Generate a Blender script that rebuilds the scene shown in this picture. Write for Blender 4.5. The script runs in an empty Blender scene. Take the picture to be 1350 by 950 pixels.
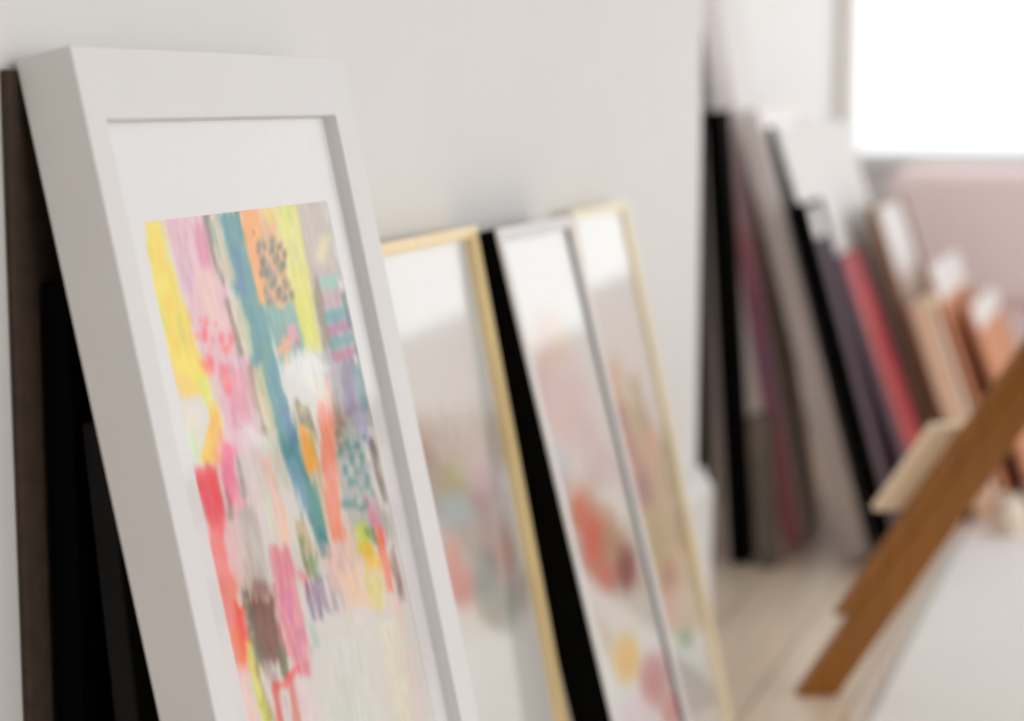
import bpy, bmesh, math, random
import numpy as np
from mathutils import Vector, Matrix

random.seed(4)
scene = bpy.context.scene
COL = scene.collection
R = math.radians

# ------------------------------------------------------------------ helpers
def lin(c):
    c = c / 255.0
    return c / 12.92 if c <= 0.04045 else ((c + 0.055) / 1.055) ** 2.4

def rgb(r, g, b):
    return (lin(r), lin(g), lin(b), 1.0)

def material(name, col, rough=0.6, spec=0.5, noise=0.04, nscale=30.0, stretch=(1, 1, 1), bump=0.0, coat=0.0):
    m = bpy.data.materials.new(name)
    m.use_nodes = True
    nt = m.node_tree
    b = nt.nodes['Principled BSDF']
    b.inputs['Roughness'].default_value = rough
    b.inputs['Specular IOR Level'].default_value = spec
    b.inputs['Coat Weight'].default_value = coat
    b.inputs['Coat Roughness'].default_value = 0.08
    tc = nt.nodes.new('ShaderNodeTexCoord')
    mp = nt.nodes.new('ShaderNodeMapping')
    mp.inputs['Scale'].default_value = stretch
    nz = nt.nodes.new('ShaderNodeTexNoise')
    nz.inputs['Scale'].default_value = nscale
    nz.inputs['Detail'].default_value = 4
    nt.links.new(tc.outputs['Object'], mp.inputs['Vector'])
    nt.links.new(mp.outputs['Vector'], nz.inputs['Vector'])
    cr = nt.nodes.new('ShaderNodeValToRGB')
    cr.color_ramp.elements[0].position = 0.3
    cr.color_ramp.elements[1].position = 0.7
    cr.color_ramp.elements[0].color = tuple(max(0, x * (1 - noise)) for x in col[:3]) + (1,)
    cr.color_ramp.elements[1].color = tuple(min(1, x * (1 + noise)) for x in col[:3]) + (1,)
    nt.links.new(nz.outputs['Fac'], cr.inputs['Fac'])
    nt.links.new(cr.outputs['Color'], b.inputs['Base Color'])
    if bump:
        bp = nt.nodes.new('ShaderNodeBump')
        bp.inputs['Strength'].default_value = bump
        bp.inputs['Distance'].default_value = 0.002
        nt.links.new(nz.outputs['Fac'], bp.inputs['Height'])
        nt.links.new(bp.outputs['Normal'], b.inputs['Normal'])
    return m

def ramp_material(name, stops, rough=0.5, nscale=5.0, stretch=(1, 1, 1), seed=0.0):
    """Colour patches of a painted surface: noise through a many-coloured ramp."""
    m = material(name, stops[0][1], rough, nscale=nscale, stretch=stretch)
    nt = m.node_tree
    cr = [n for n in nt.nodes if n.type == 'VALTORGB'][0].color_ramp
    mp = [n for n in nt.nodes if n.type == 'MAPPING'][0]
    mp.inputs['Location'].default_value = (seed, seed * 1.7, seed * 0.6)
    while len(cr.elements) < len(stops):
        cr.elements.new(0.5)
    for e, (p, c) in zip(cr.elements, sorted(stops, key=lambda s: s[0])):
        e.position = p
        e.color = c
    return m

def paint_material(name, rough=0.55):
    """Brush-painted surface: pigment colours come from the mesh's paint attribute."""
    m = bpy.data.materials.new(name)
    m.use_nodes = True
    nt = m.node_tree
    b = nt.nodes['Principled BSDF']
    b.inputs['Roughness'].default_value = rough
    at = nt.nodes.new('ShaderNodeAttribute')
    at.attribute_name = 'paint'
    nz = nt.nodes.new('ShaderNodeTexNoise')
    nz.inputs['Scale'].default_value = 400
    tc = nt.nodes.new('ShaderNodeTexCoord')
    bp = nt.nodes.new('ShaderNodeBump')
    bp.inputs['Strength'].default_value = 0.15
    bp.inputs['Distance'].default_value = 0.0005
    nt.links.new(tc.outputs['Object'], nz.inputs['Vector'])
    nt.links.new(nz.outputs['Fac'], bp.inputs['Height'])
    nt.links.new(bp.outputs['Normal'], b.inputs['Normal'])
    nt.links.new(at.outputs['Color'], b.inputs['Base Color'])
    return m

def glass_material(name, tint=(1, 1, 1, 1), ior=1.5):
    m = bpy.data.materials.new(name)
    m.use_nodes = True
    nt = m.node_tree
    nt.nodes.clear()
    out = nt.nodes.new('ShaderNodeOutputMaterial')
    mix = nt.nodes.new('ShaderNodeMixShader')
    fr = nt.nodes.new('ShaderNodeFresnel')
    ge = nt.nodes.new('ShaderNodeNewGeometry')
    mi = nt.nodes.new('ShaderNodeMapRange')        # the same reflectance from either face of the pane
    mi.inputs['To Min'].default_value = ior
    mi.inputs['To Max'].default_value = 1.0 / ior
    nt.links.new(ge.outputs['Backfacing'], mi.inputs['Value'])
    nt.links.new(mi.outputs['Result'], fr.inputs['IOR'])
    tr = nt.nodes.new('ShaderNodeBsdfTransparent')
    tr.inputs['Color'].default_value = tint
    gl = nt.nodes.new('ShaderNodeBsdfGlossy')
    gl.inputs['Roughness'].default_value = 0.03
    # faint smudges on the glass
    nz = nt.nodes.new('ShaderNodeTexNoise')
    nz.inputs['Scale'].default_value = 9
    mr = nt.nodes.new('ShaderNodeMapRange')
    mr.inputs['To Min'].default_value = 0.02
    mr.inputs['To Max'].default_value = 0.09
    nt.links.new(nz.outputs['Fac'], mr.inputs['Value'])
    nt.links.new(mr.outputs['Result'], gl.inputs['Roughness'])
    nt.links.new(fr.outputs['Fac'], mix.inputs['Fac'])
    nt.links.new(tr.outputs['BSDF'], mix.inputs[1])
    nt.links.new(gl.outputs['BSDF'], mix.inputs[2])
    nt.links.new(mix.outputs['Shader'], out.inputs['Surface'])
    return m

def add_box(bm, x0, x1, y0, y1, z0, z1):
    vs = [bm.verts.new((x, y, z)) for x in (x0, x1) for y in (y0, y1) for z in (z0, z1)]
    for f in ((0, 1, 3, 2), (4, 6, 7, 5), (0, 4, 5, 1), (2, 3, 7, 6), (0, 2, 6, 4), (1, 5, 7, 3)):
        bm.faces.new([vs[i] for i in f])

def link(name, bm, mats, parent=None, bevel=0.0, segs=2, smooth=False):
    bmesh.ops.recalc_face_normals(bm, faces=bm.faces)
    me = bpy.data.meshes.new(name)
    bm.to_mesh(me)
    bm.free()
    for m in (mats if isinstance(mats, (list, tuple)) else [mats]):
        me.materials.append(m)
    if smooth:
        for p in me.polygons:
            p.use_smooth = True
    o = bpy.data.objects.new(name, me)
    COL.objects.link(o)
    if parent:
        o.parent = parent
    if bevel:
        md = o.modifiers.new('bevel', 'BEVEL')
        md.width = bevel
        md.segments = segs
        md.limit_method = 'ANGLE'
    return o

def box(name, dims, mat, parent=None, bevel=0.0):
    bm = bmesh.new()
    add_box(bm, *dims)
    return link(name, bm, mat, parent, bevel)

def structure(o):
    o['kind'] = 'structure'
    return o

def tag(o, label, cat, group=None):
    o['label'] = label
    o['category'] = cat
    if group:
        o['group'] = group
    return o

def thing(name, label, cat, loc, rot=(0, 0, 0), group=None):
    o = bpy.data.objects.new(name, None)
    o.empty_display_size = 0.05
    COL.objects.link(o)
    o.location = loc
    o.rotation_euler = rot
    return tag(o, label, cat, group)

# ------------------------------------------------------------------ materials
M_wall = material('wall_paint', (0.80, 0.785, 0.765, 1), 0.75, noise=0.012, nscale=6, bump=0.03)
M_backwall = material('dark_back_wall', (0.27, 0.25, 0.255, 1), 0.8, noise=0.02, nscale=6)  # unseen back wall, coloured dark to deepen the frames' side faces
M_bright = material('white_wall_paint', (0.88, 0.875, 0.86, 1), 0.6, noise=0.01, nscale=6)
M_ceil = material('ceiling_paint', (0.86, 0.86, 0.85, 1), 0.85, noise=0.01)
M_trim = material('trim_paint', (0.84, 0.835, 0.82, 1), 0.4, noise=0.01)
M_casing = material('casing_paint', (0.84, 0.78, 0.72, 1), 0.5, noise=0.03)
M_white = material('white_lacquer', (0.80, 0.785, 0.775, 1), 0.6, spec=0.3, noise=0.01, nscale=12)
M_mat = material('mat_board', (0.82, 0.80, 0.79, 1), 0.8, noise=0.015, nscale=200)
M_gold = material('pale_oak', rgb(240, 214, 158), 0.3, noise=0.10, nscale=14, stretch=(6, 6, 0.5))
M_ash = material('pale_ash', rgb(242, 226, 190), 0.35, noise=0.08, nscale=14, stretch=(6, 6, 0.5))
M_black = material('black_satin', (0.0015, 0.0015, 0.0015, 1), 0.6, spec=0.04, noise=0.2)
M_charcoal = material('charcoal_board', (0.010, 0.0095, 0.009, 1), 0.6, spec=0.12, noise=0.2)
M_brown = material('wall_gap_shade', (0.075, 0.052, 0.038, 1), 0.75, spec=0.15, noise=0.15, nscale=60)
M_umber = material('recess_gap_shade', (0.026, 0.019, 0.016, 1), 0.75, spec=0.15, noise=0.25, nscale=12)
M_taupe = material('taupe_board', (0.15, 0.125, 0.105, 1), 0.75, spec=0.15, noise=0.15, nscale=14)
M_back = material('kraft_backing', rgb(150, 118, 84), 0.85, noise=0.06, nscale=80)
M_glass = glass_material('picture_glass')
M_acrylic = glass_material('picture_acrylic', ior=1.27)
M_wglass = glass_material('window_glass', (0.97, 0.98, 0.98, 1), 1.3)
M_paint = paint_material('brushed_paint')
M_beam = material('stained_beech', rgb(152, 94, 18), 0.45, noise=0.16, nscale=9, stretch=(7, 7, 0.6), bump=0.1)
M_bar = material('light_beech', rgb(252, 226, 192), 0.5, noise=0.05, nscale=9, stretch=(7, 7, 0.6))
M_pale = material('bare_beech', rgb(222, 188, 150), 0.5, noise=0.07, nscale=9, stretch=(7, 7, 0.6))
M_pink = material('pink_paint', rgb(250, 230, 229), 0.6, noise=0.03, nscale=4)
M_pinkcloth = material('pink_linen', rgb(250, 230, 229), 0.9, noise=0.06, nscale=150, bump=0.2)
M_cream = material('cream_glaze', rgb(240, 226, 205), 0.3, noise=0.04, nscale=20)
M_red = ramp_material('red_edge_paint', [(0.3, rgb(156, 52, 74)), (0.5, rgb(186, 70, 72)), (0.7, rgb(172, 96, 80))],
                      nscale=6, stretch=(1, 1, 0.5))
M_plum = material('plum_paint', rgb(70, 46, 60), 0.6, noise=0.15, nscale=12)
M_olive = material('olive_wood', rgb(140, 104, 66), 0.5, noise=0.14, nscale=10, stretch=(6, 6, .6))
M_tan = material('tan_wood', rgb(214, 150, 110), 0.5, noise=0.10, nscale=10, stretch=(6, 6, .6))
def banded_material(name, stops, rough=.55):
    """Bands of colour one above another along an edge, with wandering borders."""
    m = ramp_material(name, stops, rough)
    nt = m.node_tree
    cr = [n for n in nt.nodes if n.type == 'VALTORGB'][0]
    nz = [n for n in nt.nodes if n.type == 'TEX_NOISE'][0]
    tc = [n for n in nt.nodes if n.type == 'TEX_COORD'][0]
    nz.inputs['Scale'].default_value = 14
    sp = nt.nodes.new('ShaderNodeSeparateXYZ')
    ma = nt.nodes.new('ShaderNodeMath')
    ma.operation = 'MULTIPLY_ADD'
    ma.inputs[1].default_value = .18
    nt.links.new(tc.outputs['Object'], sp.inputs['Vector'])
    nt.links.new(nz.outputs['Fac'], ma.inputs[0])
    nt.links.new(sp.outputs['Z'], ma.inputs[2])
    nt.links.new(ma.outputs['Value'], cr.inputs['Fac'])
    return m
M_purple = banded_material('plum_edge_lit_top', [(0.10, rgb(196, 120, 128)), (0.30, rgb(206, 124, 136)), (0.42, rgb(176, 126, 160)),
                                               (0.54, rgb(190, 120, 150)), (0.64, rgb(222, 150, 164)), (0.76, rgb(240, 204, 212)),
                                               (0.88, rgb(248, 240, 240))])  # topmost white stop is light on the upper edge, put into the colour
M_grey = material('greige_lacquer', (0.88, 0.79, 0.77, 1), 0.45, noise=0.02)

M_rug = material('rug_cotton', (0.93, 0.92, 0.90, 1), 0.9, noise=0.05, nscale=120, stretch=(1, 3, 1), bump=0.4)

def floor_material():
    m = material('pale_floorboards', rgb(246, 228, 206), 0.28, noise=0.08, nscale=5, stretch=(0.6, 9, 1))
    nt = m.node_tree
    b = nt.nodes['Principled BSDF']
    cr = [n for n in nt.nodes if n.type == 'VALTORGB'][0]
    tc = [n for n in nt.nodes if n.type == 'TEX_COORD'][0]
    br = nt.nodes.new('ShaderNodeTexBrick')
    br.inputs['Scale'].default_value = 1.0
    br.inputs['Brick Width'].default_value = 1.6
    br.inputs['Row Height'].default_value = 0.13
    br.inputs['Mortar Size'].default_value = 0.003
    br.inputs['Color1'].default_value = (1, 1, 1, 1)
    br.inputs['Color2'].default_value = (0.93, 0.92, 0.90, 1)
    br.inputs['Mortar'].default_value = (0.6, 0.55, 0.5, 1)
    mx = nt.nodes.new('ShaderNodeMix')
    mx.data_type = 'RGBA'
    mx.blend_type = 'MULTIPLY'
    mx.inputs['Factor'].default_value = 1.0
    nt.links.new(tc.outputs['Object'], br.inputs['Vector'])
    nt.links.new(cr.outputs['Color'], mx.inputs['A'])
    nt.links.new(br.outputs['Color'], mx.inputs['B'])
    nt.links.new(mx.outputs['Result'], b.inputs['Base Color'])
    b.inputs['Coat Weight'].default_value = 0.5
    b.inputs['Coat Roughness'].default_value = 0.2
    return m
M_floor = floor_material()

# ------------------------------------------------------------------ the room
WALL = 0.696       # face of the wall the near pictures lean on
RECESS = 0.840     # face of the wall beyond its end
XF = 4.92          # far wall
XB, YR, ZC = -1.6, -2.3, 2.6

structure(box('floor', (XB, XF + .2, YR - .2, 1.1, -0.1, 0.0), M_floor))
structure(box('ceiling', (XB, XF + .2, YR - .2, 1.1, ZC, ZC + .1), M_ceil))
bm = bmesh.new()
add_box(bm, XB, 2.87, WALL, WALL + .4, 0, ZC)
structure(link('wall_left', bm, M_wall, bevel=0.004))
structure(box('wall_recess', (2.87, XF, RECESS, 1.096, 0, ZC), M_bright))
structure(box('wall_back', (XB - .1, XB, YR - .2, 1.1, 0, ZC), M_backwall))
# far wall: window opening from the corner to the right
SILL, HEAD = 0.68, 2.35
WY0, WY1 = 0.812, -2.2
bm = bmesh.new()
add_box(bm, XF, XF + .2, WY0, 1.1, 0, ZC)
add_box(bm, XF, XF + .2, WY1, WY0, 0, SILL)
add_box(bm, XF, XF + .2, WY1, WY0, HEAD, ZC)
add_box(bm, XF, XF + .2, YR - .2, WY1, 0, ZC)
structure(link('wall_far', bm, M_bright))
w1 = bmesh.new()
add_box(w1, XF - .02, XF + .12, WY0 - .004, WY0 + .024, SILL - .03, HEAD + .03)
add_box(w1, XF - .02, XF + .12, WY1 - .035, WY1 + .004, SILL - .03, HEAD + .03)
add_box(w1, XF - .02, XF + .12, WY1, WY0, HEAD - .004, HEAD + .035)
w1o = structure(link('window_1', w1, M_casing, bevel=0.003))
structure(box('window_sill', (XF - .04, XF + .14, WY1 - .05, WY0 + .024, SILL - .03, SILL), M_trim, w1o, 0.004))
structure(box('window_pane', (XF + .09, XF + .096, WY1, WY0, SILL, HEAD), M_wglass, w1o))
# right wall: an unseen glazed opening, widened to brighten the room
RX0, RX1 = -1.5, 4.65
bm = bmesh.new()
add_box(bm, XB, RX0, YR - .2, YR, 0, ZC)
add_box(bm, RX1, XF + .2, YR - .2, YR, 0, ZC)
add_box(bm, RX0, RX1, YR - .2, YR, 0, .06)
add_box(bm, RX0, RX1, YR - .2, YR, 2.5, ZC)
structure(link('wall_right', bm, M_wall))
w2 = bmesh.new()
for x in (RX0, RX0 + 2.03, RX0 + 4.06, RX1 - .05):
    add_box(w2, x, x + .05, YR - .12, YR - .06, .06, 2.5)
add_box(w2, RX0 + .05, RX1 - .05, YR - .12, YR - .06, .06, .11)
add_box(w2, RX0 + .05, RX1 - .05, YR - .12, YR - .06, 2.45, 2.5)
w2o = structure(link('window_2', w2, M_trim, bevel=0.004))
# baseboards, with a chamfered top
def baseboard(name, x0, x1, yf, h=0.245, t=0.026):
    bm = bmesh.new()
    prof = [(yf, 0), (yf - t, 0), (yf - t, h - .03), (yf - t * .55, h - .012), (yf - t * .5, h), (yf, h)]
    a = [bm.verts.new((x0, y, z)) for y, z in prof]
    b = [bm.verts.new((x1, y, z)) for y, z in prof]
    n = len(prof)
    for i in range(n):
        bm.faces.new((a[i], a[(i + 1) % n], b[(i + 1) % n], b[i]))
    bm.faces.new(a)
    bm.faces.new(b[::-1])
    return structure(link(name, bm, M_trim))
baseboard('baseboard_left', 1.43, 2.87, WALL)

# ------------------------------------------------------------------ picture frames
def frame_root(name, label, p, group=None):
    """p = (x, y, lean, width, height, thickness, turn); local x along the wall, z up the face, y into the thickness."""
    X, yb, l, w, h, th, rz = p
    l, rz = R(l), R(rz)
    return thing(name, label, 'picture frame', (X, yb, th * math.sin(l)), (-l, 0, rz), group)

def ring(bm, x0, x1, z0, z1, L, Rr, B, T, y0, y1, recess=None):
    """A rectangular moulding ring with mitred corners, front at y0, back at y1."""
    o = [(x0, z0), (x1, z0), (x1, z1), (x0, z1)]
    i = [(x0 + L, z0 + B), (x1 - Rr, z0 + B), (x1 - Rr, z1 - T), (x0 + L, z1 - T)]
    of = [bm.verts.new((x, y0, z)) for x, z in o]
    fi = [bm.verts.new((x, y0, z)) for x, z in i]
    ib = [bm.verts.new((x, y1, z)) for x, z in i]
    ob = [bm.verts.new((x, y1, z)) for x, z in o]
    faces = {'front': [], 'inner': [], 'back': [], 'outer': []}
    for k in range(4):
        j = (k + 1) % 4
        faces['front'].append(bm.faces.new((of[k], of[j], fi[j], fi[k])))
        faces['inner'].append(bm.faces.new((fi[k], fi[j], ib[j], ib[k])))
        faces['back'].append(bm.faces.new((ib[k], ib[j], ob[j], ob[k])))
        faces['outer'].append(bm.faces.new((ob[k], ob[j], of[j], of[k])))
    return faces

def panel(name, x0, x1, z0, z1, y0, y1, mat, parent, bevel=0.0):
    return box(name, (x0, x1, y0, y1, z0, z1), mat, parent, bevel)

# ---- painting on a fine grid: each vertex carries a pigment colour
def fade(d, soft):
    t = np.clip(0.5 - d / max(soft, 1e-6), 0, 1)
    return t * t * (3 - 2 * t)

_rng = np.random.RandomState(7)
_LAT = _rng.rand(64, 64)
def vnoise(x, y):
    xi, yi = np.floor(x).astype(int), np.floor(y).astype(int)
    fx, fy = x - xi, y - yi
    fx, fy = fx * fx * (3 - 2 * fx), fy * fy * (3 - 2 * fy)
    a = _LAT[xi % 64, yi % 64]; b = _LAT[(xi + 1) % 64, yi % 64]
    c = _LAT[xi % 64, (yi + 1) % 64]; d = _LAT[(xi + 1) % 64, (yi + 1) % 64]
    return (a * (1 - fx) + b * fx) * (1 - fy) + (c * (1 - fx) + d * fx) * fy

class Canvas:
    """Sketch coordinates (sx, sy) of the artist's layout for every grid point of the sheet."""
    def __init__(self, sx, sy, base):
        self.x, self.y = sx, sy
        self.c = np.tile(np.array(base, float), (len(sx), 1))
        self.grain = vnoise(sx / 3.0 - sy * .07 + 9, sy / 22.0)      # long bristle streaks down the sheet
        self.fine = vnoise(sx / 2.2 + 31, sy / 3.0)
    def lay(self, a, col):
        a = np.clip(a, 0, 1)[:, None]
        self.c = self.c * (1 - a) + np.asarray(col, float) * a
    def stroke(self, pts, col, soft=4, op=1.0, dry=0.25, speck=0.0):
        """A brush stroke through (x, y, half width) points."""
        best = np.full(len(self.x), 1e9)
        wob = (vnoise(self.x / 5.0 + 3, self.y / 30.0) - .5) * 2.2       # uneven sides
        tip = (self.grain - .5) * 9                                     # bristles lift off unevenly
        down = abs(pts[-1][1] - pts[0][1]) > 1.2 * abs(pts[-1][0] - pts[0][0])
        last = len(pts) - 2
        for k, ((x0, y0, r0), (x1, y1, r1)) in enumerate(zip(pts[:-1], pts[1:])):
            dx, dy = x1 - x0, y1 - y0
            if down:                                                     # flat brush: square ends
                t = (self.y - y0) / (dy if abs(dy) > 1e-6 else 1e-6)
                tc = np.clip(t, 0, 1)
                d = np.abs(self.x - (x0 + dx * tc)) * .97 - (r0 + (r1 - r0) * tc) + wob
                e = np.maximum(-t, t - 1) * abs(dy)
                end = (k == 0) * (t < 0) + (k == last) * (t > 1)
                d = np.where(e > 0, np.where(end > 0, np.maximum(d, (e + tip - 4) * .8), np.maximum(d, e + 1)), d)
            else:
                t = np.clip(((self.x - x0) * dx + (self.y - y0) * dy) / (dx * dx + dy * dy + 1e-9), 0, 1)
                d = np.hypot(self.x - (x0 + dx * t), self.y - (y0 + dy * t)) - (r0 + (r1 - r0) * t) + wob
            best = np.minimum(best, d)
        col = np.array(col, float) * (1 + (self.grain[:, None] - .5) * .10) + (self.fine[:, None] - .5) * 10
        a = fade(best + (self.grain - .5) * soft * .9, soft) * op * (1 - dry * self.grain)
        if speck:
            a = a * (1 - speck * (self.fine > .52))
        self.lay(a, col)
    def dot(self, x, y, rx, ry, col, soft=.6, op=1.0):
        d = np.hypot((self.x - x) / rx, (self.y - y) / ry) - 1
        self.lay(fade(d + (self.fine - .5) * .5, soft) * op, col)

def sheet(name, x0, x1, z0, z1, y, nx, nz, hom, painter, base, parent, mat=None, soften=9, chroma=1.3, depth=1.12):
    """A printed sheet at depth y; hom maps sheet metres to the artist's sketch coordinates."""
    U, V = np.meshgrid(np.linspace(x0, x1, nx), np.linspace(z0, z1, nz))
    u, v = U.ravel(), V.ravel()
    h = hom
    w = h[6] * u + h[7] * v + 1
    cv = Canvas((h[0] * u + h[1] * v + h[2]) / w, (h[3] * u + h[4] * v + h[5]) / w, base)
    painter(cv)
    im = cv.c.reshape(nz, nx, 3)
    for _ in range(soften):                                   # wet edges bleed a little into each other
        p = np.pad(im, ((1, 1), (1, 1), (0, 0)), 'edge')
        im = (p[:-2, 1:-1] + p[2:, 1:-1] + p[1:-1, :-2] + p[1:-1, 2:] + 2 * im) / 6.0
    cv.c = im.reshape(-1, 3)
    g = cv.c.mean(1, keepdims=True)
    cv.c = g + (cv.c - g) * chroma
    cv.c = 255 * np.clip(cv.c / 255, 0, 1) ** depth
    me = bpy.data.meshes.new(name)
    idx = np.arange(nx * nz).reshape(nz, nx)
    q = np.stack([idx[:-1, :-1], idx[:-1, 1:], idx[1:, 1:], idx[1:, :-1]], -1).reshape(-1, 4)
    me.from_pydata(np.stack([u, np.full_like(u, y), v], 1).tolist(), [], q.tolist())
    at = me.color_attributes.new('paint', 'FLOAT_COLOR', 'POINT')
    s = np.clip(cv.c, 0, 255) / 255.0
    L = np.where(s <= .04045, s / 12.92, ((s + .055) / 1.055) ** 2.4)
    at.data.foreach_set('color', np.concatenate([L, np.ones((len(L), 1))], 1).astype(np.float32).ravel())
    me.materials.append(mat or M_paint)
    o = bpy.data.objects.new(name, me)
    COL.objects.link(o)
    o.parent = parent
    return o

def paint_main(c):
    s, d = c.stroke, c.dot
    # washes
    s([(320, 262, 20), (352, 400, 22)], (238, 190, 140), 10, .95, .1)
    s([(370, 262, 24), (400, 400, 22)], (232, 222, 150), 12, .9, .1)
    s([(405, 260, 22), (440, 470, 26)], (190, 178, 172), 12, .9, .1)
    s([(430, 440, 20), (470, 560, 26)], (168, 162, 170), 14, .9, .1)
    s([(440, 560, 20), (490, 700, 26)], (196, 198, 192), 14, .9, .1)
    s([(395, 540, 12), (430, 700, 14)], (206, 190, 160), 12, .8, .1)
    s([(300, 680, 16), (340, 800, 24)], (230, 206, 202), 14, .9, .1)
    s([(440, 700, 26), (480, 800, 26)], (240, 216, 200), 18, .9, .1)
    s([(245, 280, 34), (275, 400, 30), (305, 520, 26), (320, 600, 18)], (234, 196, 206), 14, .95)
    s([(262, 300, 8), (272, 350, 8)], (222, 140, 172), 12, .8)
    s([(268, 360, 12), (285, 430, 10)], (246, 214, 206), 10, .8)
    s([(240, 320, 8), (250, 380, 8)], (224, 190, 208), 8, .7)
    s([(300, 400, 5), (310, 440, 6)], (244, 190, 196), 8, .7)
    s([(308, 490, 16), (318, 560, 14)], (228, 158, 176), 12, .9)
    s([(330, 560, 10), (335, 700, 18)], (238, 226, 226), 16, .95)
    s([(322, 460, 8), (340, 570, 6)], (222, 186, 190), 8, .7)
    # teal band
    s([(301, 284, 13), (318, 360, 15), (338, 430, 17), (352, 490, 15), (372, 560, 15), (390, 615, 10),
       (408, 655, 10), (424, 705, 9), (431, 728, 7)], (84, 146, 152), 6, 1.0, .15)
    s([(362, 392, 22), (380, 430, 26), (382, 478, 18)], (122, 168, 160), 18, .95)
    s([(345, 300, 8), (362, 380, 12)], (110, 160, 156), 10, .8)
    s([(312, 330, 4), (322, 390, 4)], (92, 136, 172), 6, .8)
    s([(352, 440, 7), (362, 520, 7)], (84, 146, 160), 6, .8)
    s([(376, 540, 6), (384, 580, 6)], (96, 136, 172), 8, .8)
    s([(352, 455, 5), (350, 500, 4)], (120, 164, 142), 6, .7)
    s([(386, 610, 8), (398, 650, 7), (404, 672, 5)], (150, 184, 204), 9, .8)
    s([(412, 640, 6), (422, 690, 5)], (92, 164, 152), 6, .8)
    s([(425, 700, 5), (430, 726, 4)], (64, 140, 140), 5, .8)
    # cream dashes with olive edges down the band's left side
    s([(272, 286, 4), (280, 330, 3.5), (292, 368, 3)], (116, 118, 92), 4, .85, .3, .25)
    s([(284, 292, 6), (293, 330, 8), (304, 368, 5)], (214, 204, 178), 5, .95)
    s([(281, 296, 2), (290, 340, 2)], (150, 190, 180), 3, .6)
    s([(300, 400, 3), (318, 462, 3)], (120, 118, 90), 4, .8, .3, .3)
    s([(311, 394, 5), (321, 430, 8), (330, 464, 5)], (214, 208, 178), 4, .95)
    s([(331, 486, 3), (338, 530, 3), (349, 566, 3)], (150, 118, 98), 4, .8, .3, .3)
    s([(340, 488, 5), (348, 530, 8), (359, 568, 5)], (216, 206, 168), 4, .95)
    s([(346, 520, 2), (352, 548, 2)], (216, 170, 130), 3, .8)
    s([(360, 575, 6), (376, 640, 6)], (222, 222, 206), 6, .9)
    s([(396, 690, 6), (404, 715, 7), (414, 748, 5)], (206, 192, 162), 6, .95)
    s([(398, 712, 3), (408, 756, 4)], (124, 136, 92), 4, .8, .3, .4)
    s([(412, 736, 7), (416, 758, 6)], (146, 172, 140), 5, .9, .2, .3)
    # orange strip and its patterned neighbour
    s([(330, 276, 11), (334, 310, 10), (340, 350, 7), (346, 396, 5)], (252, 178, 108), 4, 1, .12)
    s([(336, 300, 4), (338, 312, 4)], (255, 196, 100), 4, .8)
    s([(352, 300, 10), (362, 345, 15), (368, 396, 12)], (236, 182, 138), 6, .95)
    for x, y, rx, ry, k in ((342, 326, 4, 9, 0), (347, 345, 4, 9, 0), (352, 360, 4, 7, 0), (359, 318, 4, 7, 1), (371, 352, 4, 8, 1),
                            (360, 366, 6, 10, 2), (368, 390, 4, 9, 3), (376, 372, 3, 8, 1), (352, 382, 5, 8, 2), (345, 360, 3, 6, 0)):
        d(x, y, rx, ry, [(104, 112, 96), (126, 134, 88), (160, 144, 140), (150, 116, 76)][k], .9, .85)
    d(344, 330, 2, 5, (150, 176, 168), .8, .8)
    d(361, 370, 3, 6, (196, 178, 176), .8, .8)
    d(371, 402, 6, 5, (240, 210, 170), .8, .9)
    # yellow-green strip
    s([(378, 270, 13), (388, 320, 13), (398, 380, 13), (408, 430, 12), (414, 462, 10)], (226, 222, 128), 5, 1, .12)
    s([(384, 290, 7), (392, 340, 8)], (232, 228, 172), 8, .8)
    s([(376, 276, 6), (380, 300, 4)], (214, 218, 124), 6, .8)
    s([(398, 390, 6), (408, 440, 6)], (226, 224, 92), 6, .8)
    s([(352, 274, 6), (357, 292, 4)], (240, 204, 110), 5, .9)
    # grey corner and the striped edge
    s([(410, 264, 16), (420, 310, 18), (428, 350, 16)], (206, 196, 186), 5, 1, .12)
    s([(428, 318, 6), (422, 342, 6)], (236, 226, 180), 8, .9)
    s([(418, 360, 10), (446, 362, 8)], (206, 184, 182), 8, .8)
    s([(428, 372, 8), (440, 370, 8)], (160, 204, 194), 6, .95)
    s([(424, 400, 8), (450, 390, 8)], (196, 164, 176), 5, .95)
    s([(428, 420, 8), (453, 412, 8)], (92, 154, 160), 4, .98)
    s([(434, 436, 7), (458, 428, 7)], (172, 112, 148), 4, .98)
    s([(440, 452, 8), (461, 446, 7)], (92, 150, 158), 4, .98)
    s([(446, 470, 8), (466, 462, 7)], (178, 112, 138), 4, .98)
    s([(416, 372, 4), (424, 420, 5), (432, 452, 4)], (142, 126, 92), 5, .85)
    s([(456, 480, 9), (466, 540, 8)], (138, 122, 148), 6, .95)
    s([(470, 490, 7), (480, 540, 5)], (112, 146, 152), 6, .9)
    s([(452, 390, 2), (468, 450, 2), (480, 510, 2.5)], (84, 112, 110), 3, .8)
    s([(440, 520, 6), (448, 560, 8), (452, 590, 7)], (150, 124, 102), 8, .9, .2, .2)
    s([(476, 545, 8), (484, 585, 8)], (192, 192, 216), 10, .9)
    s([(462, 570, 10), (476, 660, 18)], (192, 202, 198), 10, .9)
    for x, y, rx, ry in ((460, 590, 6, 5), (470, 586, 5, 5), (476, 602, 6, 6), (456, 622, 4, 8), (478, 622, 5, 8), (484, 640, 5, 6),
                         (468, 636, 5, 5), (460, 664, 12, 6), (478, 668, 8, 5), (466, 610, 4, 5)):
        d(x, y, rx, ry, (112, 156, 154), .9, .8)
    s([(490, 580, 3), (500, 630, 4), (508, 660, 3)], (122, 112, 108), 5, .8)
    s([(488, 660, 6), (500, 700, 7), (506, 716, 5)], (226, 160, 182), 6, .9)
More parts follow.
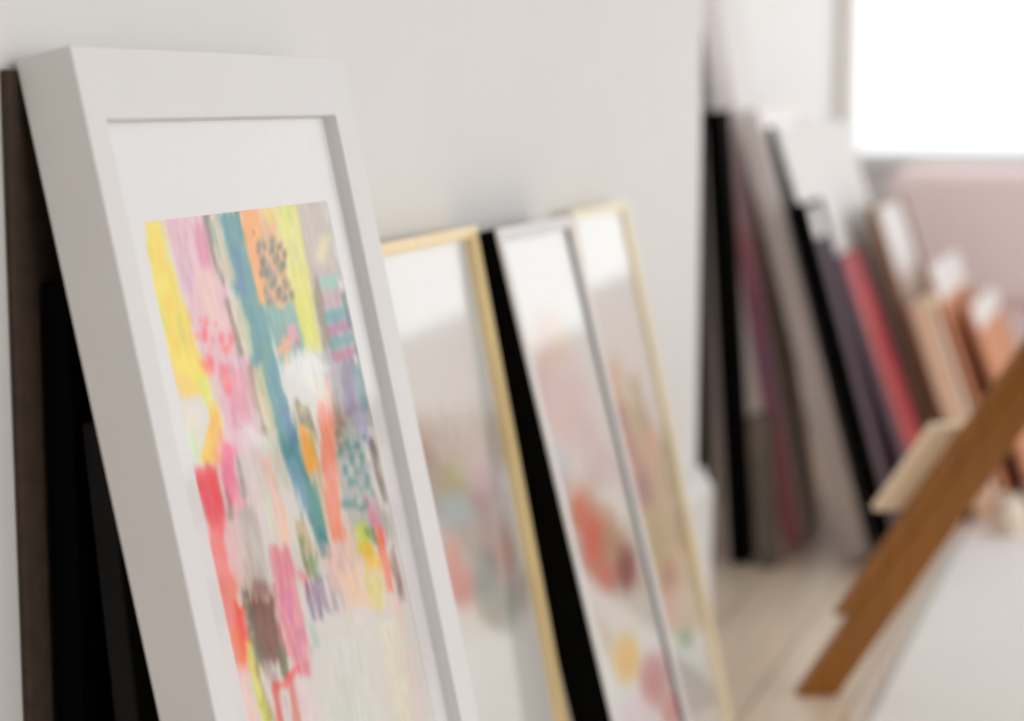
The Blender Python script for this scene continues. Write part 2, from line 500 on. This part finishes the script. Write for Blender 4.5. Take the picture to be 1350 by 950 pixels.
    # coral and orange strips below the burst
    s([(424, 500, 9), (430, 545, 10), (434, 600, 10), (440, 660, 10), (446, 710, 8)], (242, 166, 144), 6, 1, .12)
    s([(436, 610, 4), (440, 660, 4)], (246, 178, 168), 5, .7)
    s([(400, 536, 8), (404, 560, 10)], (138, 138, 96), 6, .95, .2, .4)
    d(398, 540, 4, 5, (206, 200, 150), .8, .8)
    d(400, 548, 5, 4, (170, 160, 168), .8, .8)
    s([(400, 566, 5), (408, 596, 8), (412, 616, 7)], (254, 184, 98), 4, 1, .1)
    s([(408, 570, 2), (414, 600, 2)], (206, 178, 92), 3, .8)
    # white burst
    s([(398, 474, 16), (412, 500, 20), (424, 520, 12)], (240, 240, 236), 22, 1, .1)
    s([(384, 484, 8), (410, 478, 14), (430, 486, 8)], (243, 243, 241), 18, 1, .1)
    s([(414, 500, 10), (426, 530, 8)], (238, 234, 224), 14, .9, .1)
    s([(372, 462, 8), (380, 452, 7)], (246, 186, 146), 6, .95)
    s([(384, 430, 5), (390, 450, 5)], (238, 176, 188), 6, .95)
    d(392, 452, 3, 5, (110, 130, 130), .8, .6)
    d(378, 474, 4, 6, (236, 216, 170), .8, .8)
    # scribbles over the orange patch and the teal patch
    for k in range(34):
        x, y = 340 + (k * 29 % 37) + (k % 5), 306 + (k * 47 % 96)
        d(x + (y - 350) * .12, y, 1.6 + k % 3, 3.5 + k % 4, [(92, 102, 92), (132, 126, 84), (240, 190, 146), (150, 132, 132), (112, 92, 66)][k % 5], 1.0, .85)
    for k in range(40):
        x, y = 452 + (k * 23 % 38), 572 + (k * 31 % 96)
        d(x + (y - 620) * .18, y, 1.8 + k % 3, 3 + k % 4, [(98, 142, 144), (206, 212, 208), (120, 158, 150), (190, 186, 200)][k % 4], 1.0, .8)
    for k in range(14):
        d(264 + (k * 13 % 44), 422 + (k * 37 % 90), 2.2, 3.6, [(244, 110, 118), (250, 150, 130), (232, 120, 130)][k % 3], 1.0, .75)
    # yellow top left
    s([(201, 288, 9), (210, 330, 13), (221, 390, 18), (234, 440, 21), (248, 480, 21), (258, 516, 19)], (238, 218, 84), 5, 1, .15)
    s([(208, 320, 4), (214, 360, 4)], (254, 206, 84), 5, .8)
    s([(206, 292, 5), (214, 300, 4), (222, 340, 4)], (232, 228, 160), 4, .8)
    s([(222, 400, 3), (234, 450, 3)], (250, 206, 70), 6, .8)
    s([(236, 420, 2.5), (240, 450, 2.5)], (200, 204, 80), 5, .7)
    s([(205, 385, 3), (222, 440, 2.5)], (216, 214, 90), 5, .7)
    s([(250, 440, 4), (262, 480, 4)], (244, 206, 104), 6, .8)
    s([(236, 490, 10), (250, 518, 14)], (248, 206, 126), 8, .85, .4)
    s([(252, 490, 2), (258, 510, 2)], (226, 232, 110), 4, .8)
    s([(268, 500, 6), (276, 530, 7)], (224, 228, 110), 6, .9)
    s([(248, 540, 13), (256, 590, 9), (262, 606, 5)], (240, 236, 220), 7, .95)
    s([(252, 575, 4), (258, 606, 5)], (210, 236, 196), 6, .8)
    s([(282, 530, 6), (286, 556, 8), (280, 582, 9), (272, 606, 8)], (244, 204, 74), 4, 1, .12)
    s([(286, 546, 4), (280, 565, 4)], (252, 180, 60), 4, .8)
    s([(290, 570, 4), (290, 610, 6)], (252, 168, 124), 6, .9)
    # red marks on the pink
    for x, y, rx, ry, k in ((272, 424, 3, 6, 0), (270, 440, 4, 9, 1), (260, 443, 4, 4, 2), (292, 446, 4, 8, 0), (305, 448, 3, 8, 0), (298, 460, 7, 5, 3),
                            (268, 478, 4, 6, 2), (278, 478, 5, 8, 1), (277, 486, 8, 6, 3), (297, 488, 4, 8, 0), (300, 505, 6, 8, 3), (302, 514, 5, 6, 0)):
        d(x, y, rx, ry, [(236, 128, 134), (246, 106, 118), (246, 150, 112), (252, 146, 136)][k], .9, .9)
    d(287, 520, 4, 20, (228, 214, 204), 1, .8)
    # coral wedge lower left
    s([(270, 618, 14), (280, 660, 15), (287, 690, 11), (286, 726, 6)], (232, 110, 122), 5, 1, .12)
    s([(281, 625, 4), (284, 655, 3)], (246, 104, 104), 6, .8)
    s([(300, 590, 10), (302, 630, 9), (306, 660, 7)], (255, 140, 172), 7, .95)
    s([(308, 640, 6), (318, 672, 6)], (248, 182, 196), 6, .9)
    s([(298, 650, 2), (304, 675, 3)], (150, 104, 104), 4, .7)
    s([(314, 606, 3), (322, 650, 4)], (162, 152, 152), 4, .7, .3, .3)
    d(304, 680, 4, 6, (170, 150, 138), .8, .8)
    s([(350, 600, 6), (372, 700, 7), (382, 760, 8)], (246, 216, 204), 7, .9)
    s([(345, 640, 3), (360, 700, 4)], (232, 232, 210), 5, .8)
    s([(374, 670, 4), (380, 710, 4)], (252, 212, 186), 5, .8)
    # grey and brown blocks
    s([(326, 672, 9), (334, 720, 13), (340, 780, 14)], (206, 199, 192), 6, .95)
    s([(300, 690, 5), (312, 780, 6)], (240, 202, 206), 8, .9)
    s([(282, 700, 7), (294, 760, 13), (305, 820, 15), (318, 880, 10)], (254, 160, 156), 5, 1, .12)
    s([(306, 770, 4), (312, 800, 4)], (255, 176, 150), 5, .8)
    s([(316, 800, 6), (324, 860, 8)], (250, 92, 76), 5, .95)
    s([(310, 835, 5), (320, 874, 5)], (252, 150, 108), 5, .9)
    s([(342, 776, 13), (346, 800, 15)], (168, 140, 132), 12, .9, .1)
    s([(345, 796, 15), (352, 830, 17), (358, 868, 14)], (126, 90, 84), 8, 1, .1)
    s([(348, 800, 5), (352, 850, 6)], (124, 92, 64), 7, .6)
    s([(362, 770, 2.5), (372, 860, 3)], (176, 96, 96), 4, .7)
    s([(324, 780, 5), (332, 830, 6), (346, 874, 8)], (110, 112, 92), 4, .9, .2, .55)
    s([(370, 850, 6), (376, 888, 5)], (112, 118, 88), 4, .9, .2, .3)
    s([(352, 872, 7), (362, 896, 8)], (186, 172, 166), 6, .85, .2, .4)
    # pink strip right of the brown
    s([(370, 725, 12), (380, 790, 15), (391, 850, 15), (399, 886, 10)], (234, 164, 176), 6, .98)
    s([(378, 784, 6), (382, 815, 6)], (226, 152, 184), 8, .8)
    s([(396, 835, 5), (396, 860, 4)], (222, 166, 184), 6, .8)
    s([(400, 760, 6), (408, 780, 4)], (238, 158, 166), 6, .9)
    # hatch
    for k in range(5):
        s([(404 + k * 9, 772 - k * 4, 3), (413 + k * 10, 815 - k * 5, 3)], (132 + k * 14, 118 + k * 15, 150 + k * 10), 5, .95 - k * .1)
    s([(408, 815, 3), (418, 850, 4)], (176, 204, 194), 7, .8)
    # lower right: pinks, yellow, coral edge, then off-white
    s([(440, 720, 14), (450, 770, 16)], (240, 212, 208), 16, .9)
    s([(458, 760, 10), (470, 790, 9)], (246, 220, 194), 12, .8)
    s([(476, 695, 8), (480, 720, 8)], (214, 226, 122), 6, .95)
    s([(486, 700, 5), (496, 712, 5)], (134, 162, 104), 5, .9)
    s([(484, 722, 9), (496, 748, 10)], (244, 208, 106), 7, .95)
    s([(492, 760, 12), (500, 800, 12)], (238, 228, 168), 12, .95)
    s([(500, 700, 4), (508, 740, 5), (515, 776, 4)], (252, 148, 122), 5, .95)
    s([(516, 726, 3), (526, 768, 3.5), (530, 790, 2.5)], (142, 118, 112), 5, .85)
    s([(520, 790, 6), (530, 830, 5)], (246, 222, 220), 8, .9)
    s([(512, 820, 13), (528, 900, 14), (540, 1000, 14)], (243, 239, 222), 14, .9)
    s([(540, 860, 6), (552, 950, 6)], (244, 230, 228), 10, .8)
    s([(470, 800, 14), (490, 960, 16)], (238, 234, 228), 20, .6)
    s([(450, 840, 24), (470, 990, 30)], (228, 232, 226), 20, .7)
    # lower left: lime line, red loop, pale pink
    s([(318, 884, 8), (332, 960, 12), (350, 1100, 14)], (250, 218, 214), 10, .9)
    s([(328, 852, 4), (338, 892, 5), (350, 940, 6), (364, 1010, 7)], (228, 226, 136), 5, 1)
    s([(346, 930, 2.5), (356, 970, 3)], (186, 200, 92), 4, .9)
    s([(338, 880, 2), (348, 912, 2.5), (360, 950, 3)], (160, 146, 96), 4, .75)
    s([(362, 904, 4), (376, 902, 5), (390, 882, 5)], (234, 112, 116), 4, .98)
    s([(362, 906, 4), (370, 950, 4), (378, 1000, 4)], (216, 116, 112), 4, .95)
    s([(384, 904, 4), (392, 950, 5), (398, 990, 4)], (222, 144, 134), 5, .9)
    s([(377, 922, 4), (382, 956, 4)], (222, 208, 216), 5, .95)
    s([(398, 900, 7), (410, 960, 8)], (246, 226, 230), 9, .85)
    # further down the sheet: loose washes
    for k in range(26):
        x, y = 380 + 19 * (k % 13) + (k * 37 % 17), 1010 + 46 * (k // 5)
        s([(x, y, 9), (x + 22, y + 90, 7)], [(238, 196, 200), (112, 160, 160), (240, 216, 120), (248, 178, 140), (216, 206, 196)][k % 5], 10, .85)

def paint_pastel(c):
    s, d = c.stroke, c.dot
    s([(560, 568, 20), (640, 580, 40)], (214, 204, 194), 30, .9)
    s([(575, 570, 26), (610, 660, 48), (650, 760, 46), (672, 800, 34)], (204, 194, 187), 26, 1)
    d(562, 590, 12, 26, (196, 176, 158), 1.2, .9)
    d(602, 632, 18, 26, (202, 198, 164), 1.2, .9)
    d(606, 672, 24, 24, (206, 218, 220), 1.2, .95)
    d(640, 640, 16, 30, (206, 184, 190), 1.3, .9)
    d(652, 690, 12, 34, (212, 196, 196), 1.3, .8)
    d(600, 740, 12, 30, (220, 172, 158), 1.1, .9)
    d(614, 774, 18, 26, (214, 164, 156), 1.1, .95)
    d(646, 766, 16, 28, (142, 164, 160), 1.1, .95)
    d(642, 742, 14, 18, (166, 174, 168), 1.2, .8)
    d(660, 800, 22, 34, (172, 178, 168), 1.2, .95)
    d(668, 730, 12, 34, (206, 176, 168), 1.2, .8)
    # white lower field with a slanting upper edge
    k = (c.y - (790 + (c.x - 590) * .60))
    c.lay(fade(-k, 14) * .98, (238, 236, 232))

def paint_coral(c):
    s, d = c.stroke, c.dot
    d(722, 455, 26, 40, (232, 214, 194), 1.4, .9)
    d(744, 540, 34, 60, (232, 212, 208), 1.3, .9)
    d(716, 500, 10, 60, (226, 202, 202), 1.3, .7)
    d(738, 620, 14, 30, (216, 222, 226), 1.2, .8)
    s([(770, 560, 16), (800, 640, 18)], (226, 210, 208), 20, .9)
    s([(760, 640, 16), (790, 700, 34), (812, 770, 32)], (212, 182, 168), 22, .95)
    d(764, 676, 9, 24, (230, 150, 130), 1.1, .9)
    d(782, 712, 14, 36, (226, 140, 124), 1.1, .95)
    d(798, 760, 12, 20, (222, 152, 140), 1.1, .9)
    d(824, 750, 12, 30, (158, 110, 112), 1.1, .95)
    d(806, 720, 14, 24, (206, 178, 150), 1.2, .7)
    d(836, 815, 28, 28, (240, 240, 234), 1.0, .98)
    s([(792, 820, 6), (810, 870, 8)], (214, 204, 186), 10, .8)
    d(826, 872, 16, 28, (228, 188, 84), 1.0, .98)
    d(862, 900, 18, 34, (190, 116, 114), 1.0, .95)
    d(884, 940, 12, 26, (204, 130, 124), 1.0, .9)
    d(840, 950, 22, 26, (240, 226, 228), 1.1, .95)
    d(870, 1010, 40, 30, (214, 196, 190), 1.2, .9)

def paint_earth(c):
    s, d = c.stroke, c.dot
    d(812, 500, 14, 30, (222, 196, 170), 1.3, .8)
    s([(815, 520, 12), (850, 600, 34), (880, 720, 40), (905, 830, 34)], (212, 194, 160), 18, 1)
    s([(836, 500, 8), (880, 650, 10)], (190, 176, 140), 10, .8)
    s([(820, 540, 4), (842, 620, 8), (858, 660, 7)], (186, 140, 132), 10, .95)
    d(852, 645, 8, 26, (158, 122, 124), 1.1, .9)
    d(868, 700, 14, 44, (188, 182, 132), 1.2, .9)
    d(862, 590, 8, 30, (226, 182, 160), 1.2, .8)
    s([(876, 560, 3), (900, 720, 4)], (156, 152, 116), 6, .7)
    d(884, 760, 10, 22, (172, 128, 112), 1.1, .9)
    d(886, 800, 12, 26, (220, 178, 156), 1.1, .9)
    d(906, 842, 9, 12, (120, 158, 110), 1.0, .95)
    d(912, 900, 22, 44, (234, 236, 232), 1.1, .98)


# ---- 1: the big white frame
P1 = (1.0293, 0.4675, 12.19, 0.4051, 0.8639, 0.0410, -0.11)
H1 = [1187.68694, -440.25915, 447.26868, 98.70642, -2011.48446, 1799.19076, 0.75928, -0.05241]
w, h, th = P1[3:6]
f1 = frame_root('picture_frame', 'large white frame with a bright yellow, pink and teal abstract print, nearest of all', P1)
bm = bmesh.new()
ring(bm, 0, w, 0, h, .0245, .036, .046, .047, 0, th)
link('moulding', bm, M_white, f1, 0.0012, 2)
bm = bmesh.new()
PX0, PX1, PZ0, PZ1 = .0583, .3439, .115, .7506
ring(bm, .0215, w - .033, .043, h - .044, PX0 - .0215, w - .033 - PX1, PZ0 - .043, h - .044 - PZ1, .0118, .0122)
link('mat', bm, M_mat, f1)
sheet('art_print', PX0 - .003, PX1 + .003, PZ0 - .003, PZ1 + .003, .01225, 300, 640, H1, paint_main, (232, 229, 224), f1)
panel('glass', .0235, w - .035, .045, h - .046, .0065, .0085, M_acrylic, f1)
panel('backing_board', .02, w - .02, .02, h - .02, .018, .022, M_back, f1)

# ---- 2: oak frame
P2 = (1.4639, 0.5218, 11.08, 0.3330, 0.7022, 0.0250, 1.51)
H2 = [847.31468, -303.42803, 653.45886, 74.18652, -1503.98475, 1376.43536, 0.57067, -0.04310]
w, h, th = P2[3:6]
f2 = frame_root('picture_frame', 'thin pale oak frame with a pastel print, second along the wall', P2)
bm = bmesh.new()
ring(bm, 0, w, 0, h, .018, .022, .018, .012, 0, th)
link('moulding', bm, M_gold, f2, 0.001, 2)
sheet('art_print', .012, w - .016, .012, h - .008, .0075, 120, 240, H2, paint_pastel, (236, 234, 230), f2)
panel('glass', .016, w - .02, .016, h - .011, .004, .0055, M_glass, f2)
panel('backing_board', .01, w - .01, .01, h - .01, .016, .020, M_back, f2)

# ---- 3: black sided frame with a white face
P3 = (1.7999, 0.4747, 14.18, 0.2458, 0.7011, 0.0450, -0.18)
H3 = [754.20256, -315.94890, 854.00393, 62.54171, -1263.94061, 1183.29984, 0.48109, -0.02696]
w, h, th = P3[3:6]
f3 = frame_root('picture_frame', 'deep black-sided frame with white face and coral print, third along the wall', P3)
bm = bmesh.new()
ring(bm, 0, w, 0, h, .010, .010, .010, .010, .004, th)
link('moulding', bm, M_black, f3, 0.0008, 1)['label'] = 'black side moulding'
bm = bmesh.new()
ring(bm, 0.0005, w - .0005, 0.0005, h - .0005, .012, .012, .012, .014, 0, .004)
link('face_trim', bm, M_white, f3, 0.0008, 1)['label'] = 'white front face'
sheet('art_print', .009, w - .009, .009, h - .011, .0075, 90, 240, H3, paint_coral, (240, 239, 236), f3)
panel('glass', .011, w - .011, .011, h - .013, .0045, .006, M_glass, f3)
panel('backing_board', .009, w - .009, .009, h - .009, .034, .038, M_back, f3)

# ---- 4: ash frame
P4 = (2.1219, 0.5170, 12.45, 0.2431, 0.7020, 0.0200, 0.51)
H4 = [634.62725, -243.18533, 905.27393, 53.79447, -1090.97908, 1039.51538, 0.41380, -0.02776]
w, h, th = P4[3:6]
f4 = frame_root('picture_frame', 'narrow pale ash frame with brown and olive print, fourth along the wall', P4)
bm = bmesh.new()
ring(bm, 0, w, 0, h, .008, .020, .012, .010, 0, th)
link('moulding', bm, M_ash, f4, 0.001, 2)
sheet('art_print', .006, w - .014, .008, h - .008, .007, 90, 240, H4, paint_earth, (242, 240, 236), f4)
panel('glass', .0075, w - .0195, .0115, h - .0095, .004, .0055, M_glass, f4)
panel('backing_board', .007, w - .007, .007, h - .007, .013, .016, M_back, f4)

# ---- boards behind frame 1, and a brown sheet for the shade there
def board(name, label, p, mat, cat='board', edge=None, bevel=.0015):
    X, yb, l, w, h, th, rz = p
    l = R(l)
    r = thing(name, label, cat, (X, yb, th * math.sin(l)), (-l, 0, R(rz)))
    box('panel', (0, w, 0, th, 0, h), mat, r, bevel)
    if edge:
        box('cap_strip', (-.0025, 0.0, -.001, th + .001, 0, h), edge, r, .0006)
    return r
board('gap_shade_sheet', 'dark brown shade sheet flat against the wall at the left edge',
      (1.021, 0.6895, 0.0, .36, .838, .006, 0), M_brown)  # dark sheet added in place of the shade between frame and wall
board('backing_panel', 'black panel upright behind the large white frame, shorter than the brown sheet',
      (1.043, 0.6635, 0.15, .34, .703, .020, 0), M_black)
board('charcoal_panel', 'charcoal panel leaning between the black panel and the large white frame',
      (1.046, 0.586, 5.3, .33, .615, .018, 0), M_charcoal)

# ------------------------------------------------------------------ far stack beyond the wall end
def far_frame(name, label, p, mould, face, stops=None, split=None, low=None, margin=.02, side=None, glass=True):
    X, yb, l, w, h, th, rz = p
    r = frame_root(name, label, p)
    bm = bmesh.new()
    ring(bm, 0, w, 0, h, margin, margin, margin, margin, 0, th)
    link('moulding', bm, mould, r, .001, 2)
    z1 = h - margin + .004
    a = margin - .004
    if split:
        box('art_print', (a, w - a, .008, .010, h * split, z1), face, r)
        box('lower_print', (a, w - a, .008, .010, a, h * split), low, r)
    else:
        box('art_print', (a, w - a, .008, .010, a, z1), face, r)
    if glass:
        box('glass', (a + .002, w - a - .002, .004, .0055, a + .002, z1 - .002), M_glass, r)
    box('backing_board', (.006, w - .006, th - .006, th - .003, .006, h - .006), M_back, r)
    return r

board('umber_shade_panel', 'tall narrow umber panel added as gap shade by the recess wall just past the wall end',
      (3.20, 0.750, 2.2, .035, .808, .03, 0), M_umber)  # umber panel put in to colour the shaded gap by the wall
board('black_shade_panel', 'black panel added as shade in the gap beside the umber panel',
      (3.24, 0.690, 4.2, .06, .80, .034, 0), M_black)  # black panel put in as the shade of this gap
board('taupe_panel', 'low grey-brown panel standing in the dark gap in front of the black shade panel',
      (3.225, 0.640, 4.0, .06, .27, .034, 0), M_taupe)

def canvas(name, label, p, edge, front, cat='canvas'):
    X, yb, l, w, h, th, rz = p
    r = thing(name, label, cat, (X, yb, th * math.sin(R(l))), (-R(l), 0, R(rz)))
    bm = bmesh.new()
    ring(bm, 0, w, 0, h, .03, .03, .03, .03, .0012, th)
    link('stretcher', bm, edge, r, .002, 2)
    box('painted_face', (.001, w - .001, 0, .0012, .001, h - .001), front, r)
    return r

canvas('stretched_canvas', 'tallest canvas of the far stack, with mauve and plum painted edge, top whitened as if lit',
       (3.40, .6240, 9.91, .20, 1.03, .036, 0), M_purple, M_mat)
far_frame('picture_frame', 'tall grey-white frame leaning behind the thin black-edged board in the far stack',
          (3.34, .4914, 15.47, .42, .8218, .042, 0), M_grey, M_mat)
wb = thing('mount_board', 'thin black-edged white board leaning against the tall grey-white frame', 'board',
           (3.38, .4351, .012 * math.sin(R(18.21))), (-R(18.21), 0, 0))
box('panel', (.002, .78, 0, .012, 0, .8096), M_mat, wb, .001)
box('edge_tape', (0, .002, -.0006, .0126, 0, .8096), M_charcoal, wb)['label'] = 'black taped edge'
far_frame('picture_frame', 'black frame with white print in the far stack, left of the red canvas',
          (3.22, .4156, 15.98, .155, .6619, .035, 0), M_black, M_mat, split=.90, low=M_plum, margin=.010, glass=False)
RPOS = (3.44, .3904, 20.29, .298, .5627)
rb = thing('painted_panel', 'small red painted panel with plum left border leaning right of the black frame', 'panel',
           (RPOS[0], RPOS[1], .012 * math.sin(R(RPOS[2]))), (-R(RPOS[2]), 0, 0))
box('panel', (0, RPOS[3], .001, .012, 0, RPOS[4]), M_plum, rb, .0006)
box('red_field', (.085, RPOS[3] - .002, 0, .001, .002, RPOS[4] - .002), M_red, rb)
far_frame('picture_frame', 'olive-brown frame with print coloured white as window glare, right of the red canvas',
          (3.75, .3572, 18.31, .389, .6394, .022, 0), M_olive, M_mat, margin=.0045, glass=False)  # plain white print stands in for the window's reflection
def glare_top_panel(label, p, split):
    X, yb, l, w, h, th, rz = p
    r = thing('painted_panel', label, 'panel', (X, yb, th * math.sin(R(l))), (-R(l), 0, 0))
    box('panel', (0, w, .001, th, 0, h), M_tan, r, .001)
    box('glare_field', (.001, w - .001, 0, .001, h * split, h - .0005), M_mat, r)['label'] = 'upper field coloured white as window glare'  # window glare on the top, put in as white colour
    return r
far_frame('picture_frame', 'pale wooden box frame with deep side, in front of the olive-brown frame',
          (3.72, .2958, 19.28, .38, .4425, .046, 0), M_bar, M_mat, margin=.012, glass=False)
glare_top_panel('tan wooden panel with glare-white top, between the pale box frame and the lowest tan panel',
         (3.80, .2832, 19.43, .485, .5189, .006, 0), .86)
glare_top_panel('lowest tan panel with glare-white top, directly beside the brown trestle leg',
         (3.86, .2235, 21.15, .49, .4340, .014, 0), .88)

# ------------------------------------------------------------------ bench with crossed legs
yaw = R(19.3)
Rv = Vector((math.sin(yaw), -math.cos(yaw), 0))       # across the bench end
Fv = Vector((math.cos(yaw), math.sin(yaw), 0))
foot = Vector((2.525, 0.467, 0))
bench = thing('sawhorse_trestle', 'brown wooden trestle with splayed legs standing on the floor at the right edge', 'trestle', foot, (0, 0, math.atan2(Rv.y, Rv.x)))
# local: x across, y = away from the camera (Fv), z up
def bar(name, a, b, wid, y0, y1, mat, parent, bev=.003, flat_a=True, flat_b=True):
    """Flat bar between (x, z) points a and b; wid is its horizontal width; ends cut level."""
    bm = bmesh.new()
    pts = [(a[0], a[1]), (a[0] + wid, a[1]), (b[0] + wid, b[1]), (b[0], b[1])]
    f = [bm.verts.new((x, y0, z)) for x, z in pts]
    k = [bm.verts.new((x, y1, z)) for x, z in pts]
    bm.faces.new(f)
    bm.faces.new(k[::-1])
    for i in range(4):
        j = (i + 1) % 4
        bm.faces.new((f[i], k[i], k[j], f[j]))
    return link(name, bm, mat, parent, bev)
SL = .66
top_x = .54 * SL
for yo, z0 in ((0.0, 0.0), (-.78, .005)):
    bar('leg', (z0 * SL, z0), (top_x, .54), .057, yo, yo + .03, M_beam, bench)
    bar('leg', (2 * top_x + .075, .005), (top_x + .075, .54), .057, yo, yo + .03, M_beam, bench)
bar('cleat', (.114 * SL - .024, .114), (.53 * SL - .024, .53), .026, .002, .028, M_beam, bench)
bar('rear_bar', (.255 * SL - .062, .255), (.375 * SL - .062, .375), .05, .032, .06, M_bar, bench)['label'] = 'pale unstained bar'
seat = bmesh.new()
add_box(seat, top_x + .03, top_x + .155, -.84, .08, .54, .60)
link('top_beam', seat, M_beam, bench, .004)
seat = bmesh.new()
add_box(seat, top_x + .08, top_x + .11, -.75, 0, .40, .46)
link('stretcher', seat, M_beam, bench, .003)

# ------------------------------------------------------------------ rug
rug = thing('floor_rug', 'white flat-woven rug on the pale floorboards under the trestle', 'rug', (0, 0, 0))
bm = bmesh.new()
add_box(bm, .7, 3.708, -1.4, .352, 0.0005, .0045)
link('pile', bm, M_rug, rug, .001)
bm = bmesh.new()
for k in range(147):
    x = .71 + k * .0203
    add_box(bm, x, x + .006, .352, .372, .0008, .0032)
link('fringe', bm, M_rug, rug)

# ------------------------------------------------------------------ small cream pot on the floor
def lathe(name, prof, mat, parent=None, n=40):
    bm = bmesh.new()
    rings = []
    for r, z in prof:
        rings.append([bm.verts.new((r * math.cos(2 * math.pi * k / n), r * math.sin(2 * math.pi * k / n), z)) for k in range(n)])
    for a, b in zip(rings[:-1], rings[1:]):
        for k in range(n):
            bm.faces.new((a[k], a[(k + 1) % n], b[(k + 1) % n], b[k]))
    bm.faces.new(rings[0][::-1])
    bm.faces.new(rings[-1])
    return link(name, bm, mat, parent, smooth=True)
pot = thing('round_pot', 'small round cream pot on the floor behind the brown trestle leg', 'pot', (3.63, .275, .005))
lathe('body', [(.016, 0), (.027, .008), (.036, .028), (.037, .042), (.031, .058), (.021, .068), (.021, .073),
               (.017, .073), (.017, .066), (.010, .055)], M_cream, pot)

# ------------------------------------------------------------------ pink window seat
ws = thing('window_seat', 'long pink painted window seat with linen cushion under the bright window', 'bench', (4.69, -.5, 0))
bm = bmesh.new()
add_box(bm, -.14, .18, -1.25, 1.15, .0, .335)
link('body', bm, M_pink, ws, .006)
bm = bmesh.new()
add_box(bm, -.155, .175, -1.25, 1.15, .336, .655)
link('cushion', bm, M_pinkcloth, ws, .035, 4)

# ------------------------------------------------------------------ daylight
wd = bpy.data.worlds.new('daylight')
scene.world = wd
wd.use_nodes = True
nt = wd.node_tree
bg = nt.nodes['Background']
tc = nt.nodes.new('ShaderNodeTexCoord')
sp = nt.nodes.new('ShaderNodeSeparateXYZ')
cr = nt.nodes.new('ShaderNodeValToRGB')
mr = nt.nodes.new('ShaderNodeMapRange')
mr.inputs['From Min'].default_value = -0.045
mr.inputs['From Max'].default_value = -0.004
nt.links.new(tc.outputs['Generated'], sp.inputs['Vector'])
nt.links.new(sp.outputs['Z'], mr.inputs['Value'])
nt.links.new(mr.outputs['Result'], cr.inputs['Fac'])
cr.color_ramp.elements[0].color = (0.46, 0.48, 0.50, 1)
cr.color_ramp.elements[1].color = (0.97, 0.97, 0.98, 1)
nt.links.new(cr.outputs['Color'], bg.inputs['Color'])
bg.inputs['Strength'].default_value = 1.0

def portal(name, loc, rot, sx, sy):
    l = bpy.data.lights.new(name, 'AREA')
    l.shape = 'RECTANGLE'
    l.size, l.size_y = sx, sy
    l.cycles.is_portal = True
    o = bpy.data.objects.new(name, l)
    COL.objects.link(o)
    o.location = loc
    o.rotation_euler = rot
portal('daylight_portal_far', (XF + .15, (WY0 + WY1) / 2, (SILL + HEAD) / 2), (0, R(90), 0), HEAD - SILL, WY0 - WY1)
portal('daylight_portal_side', ((RX0 + RX1) / 2, YR - .15, 1.28), (R(90), 0, 0), RX1 - RX0, 2.44)

# ------------------------------------------------------------------ camera
cam = bpy.data.cameras.new('camera')
cam.sensor_width = 36.0
cam.lens = 2500.0 / 1350.0 * 36.0
cam.clip_start = 0.05
co = bpy.data.objects.new('camera', cam)
COL.objects.link(co)
pitch = math.atan(345 / 2500)
co.location = (0, 0, .82)
co.rotation_euler = (math.pi / 2 - pitch, 0, -math.pi / 2 + yaw)
cam.dof.use_dof = True
cam.dof.focus_distance = 1.36
cam.dof.aperture_fstop = 66.7 / 22.5
scene.camera = co

vs = scene.view_settings
vs.view_transform = 'Standard'
vs.look = 'None'
vs.gamma = 1.0
vs.use_curve_mapping = False
vs.exposure = 0.96
scene.cycles.use_denoising = True
scene.cycles.max_bounces = 10
scene.cycles.diffuse_bounces = 6
scene.cycles.transparent_max_bounces = 16
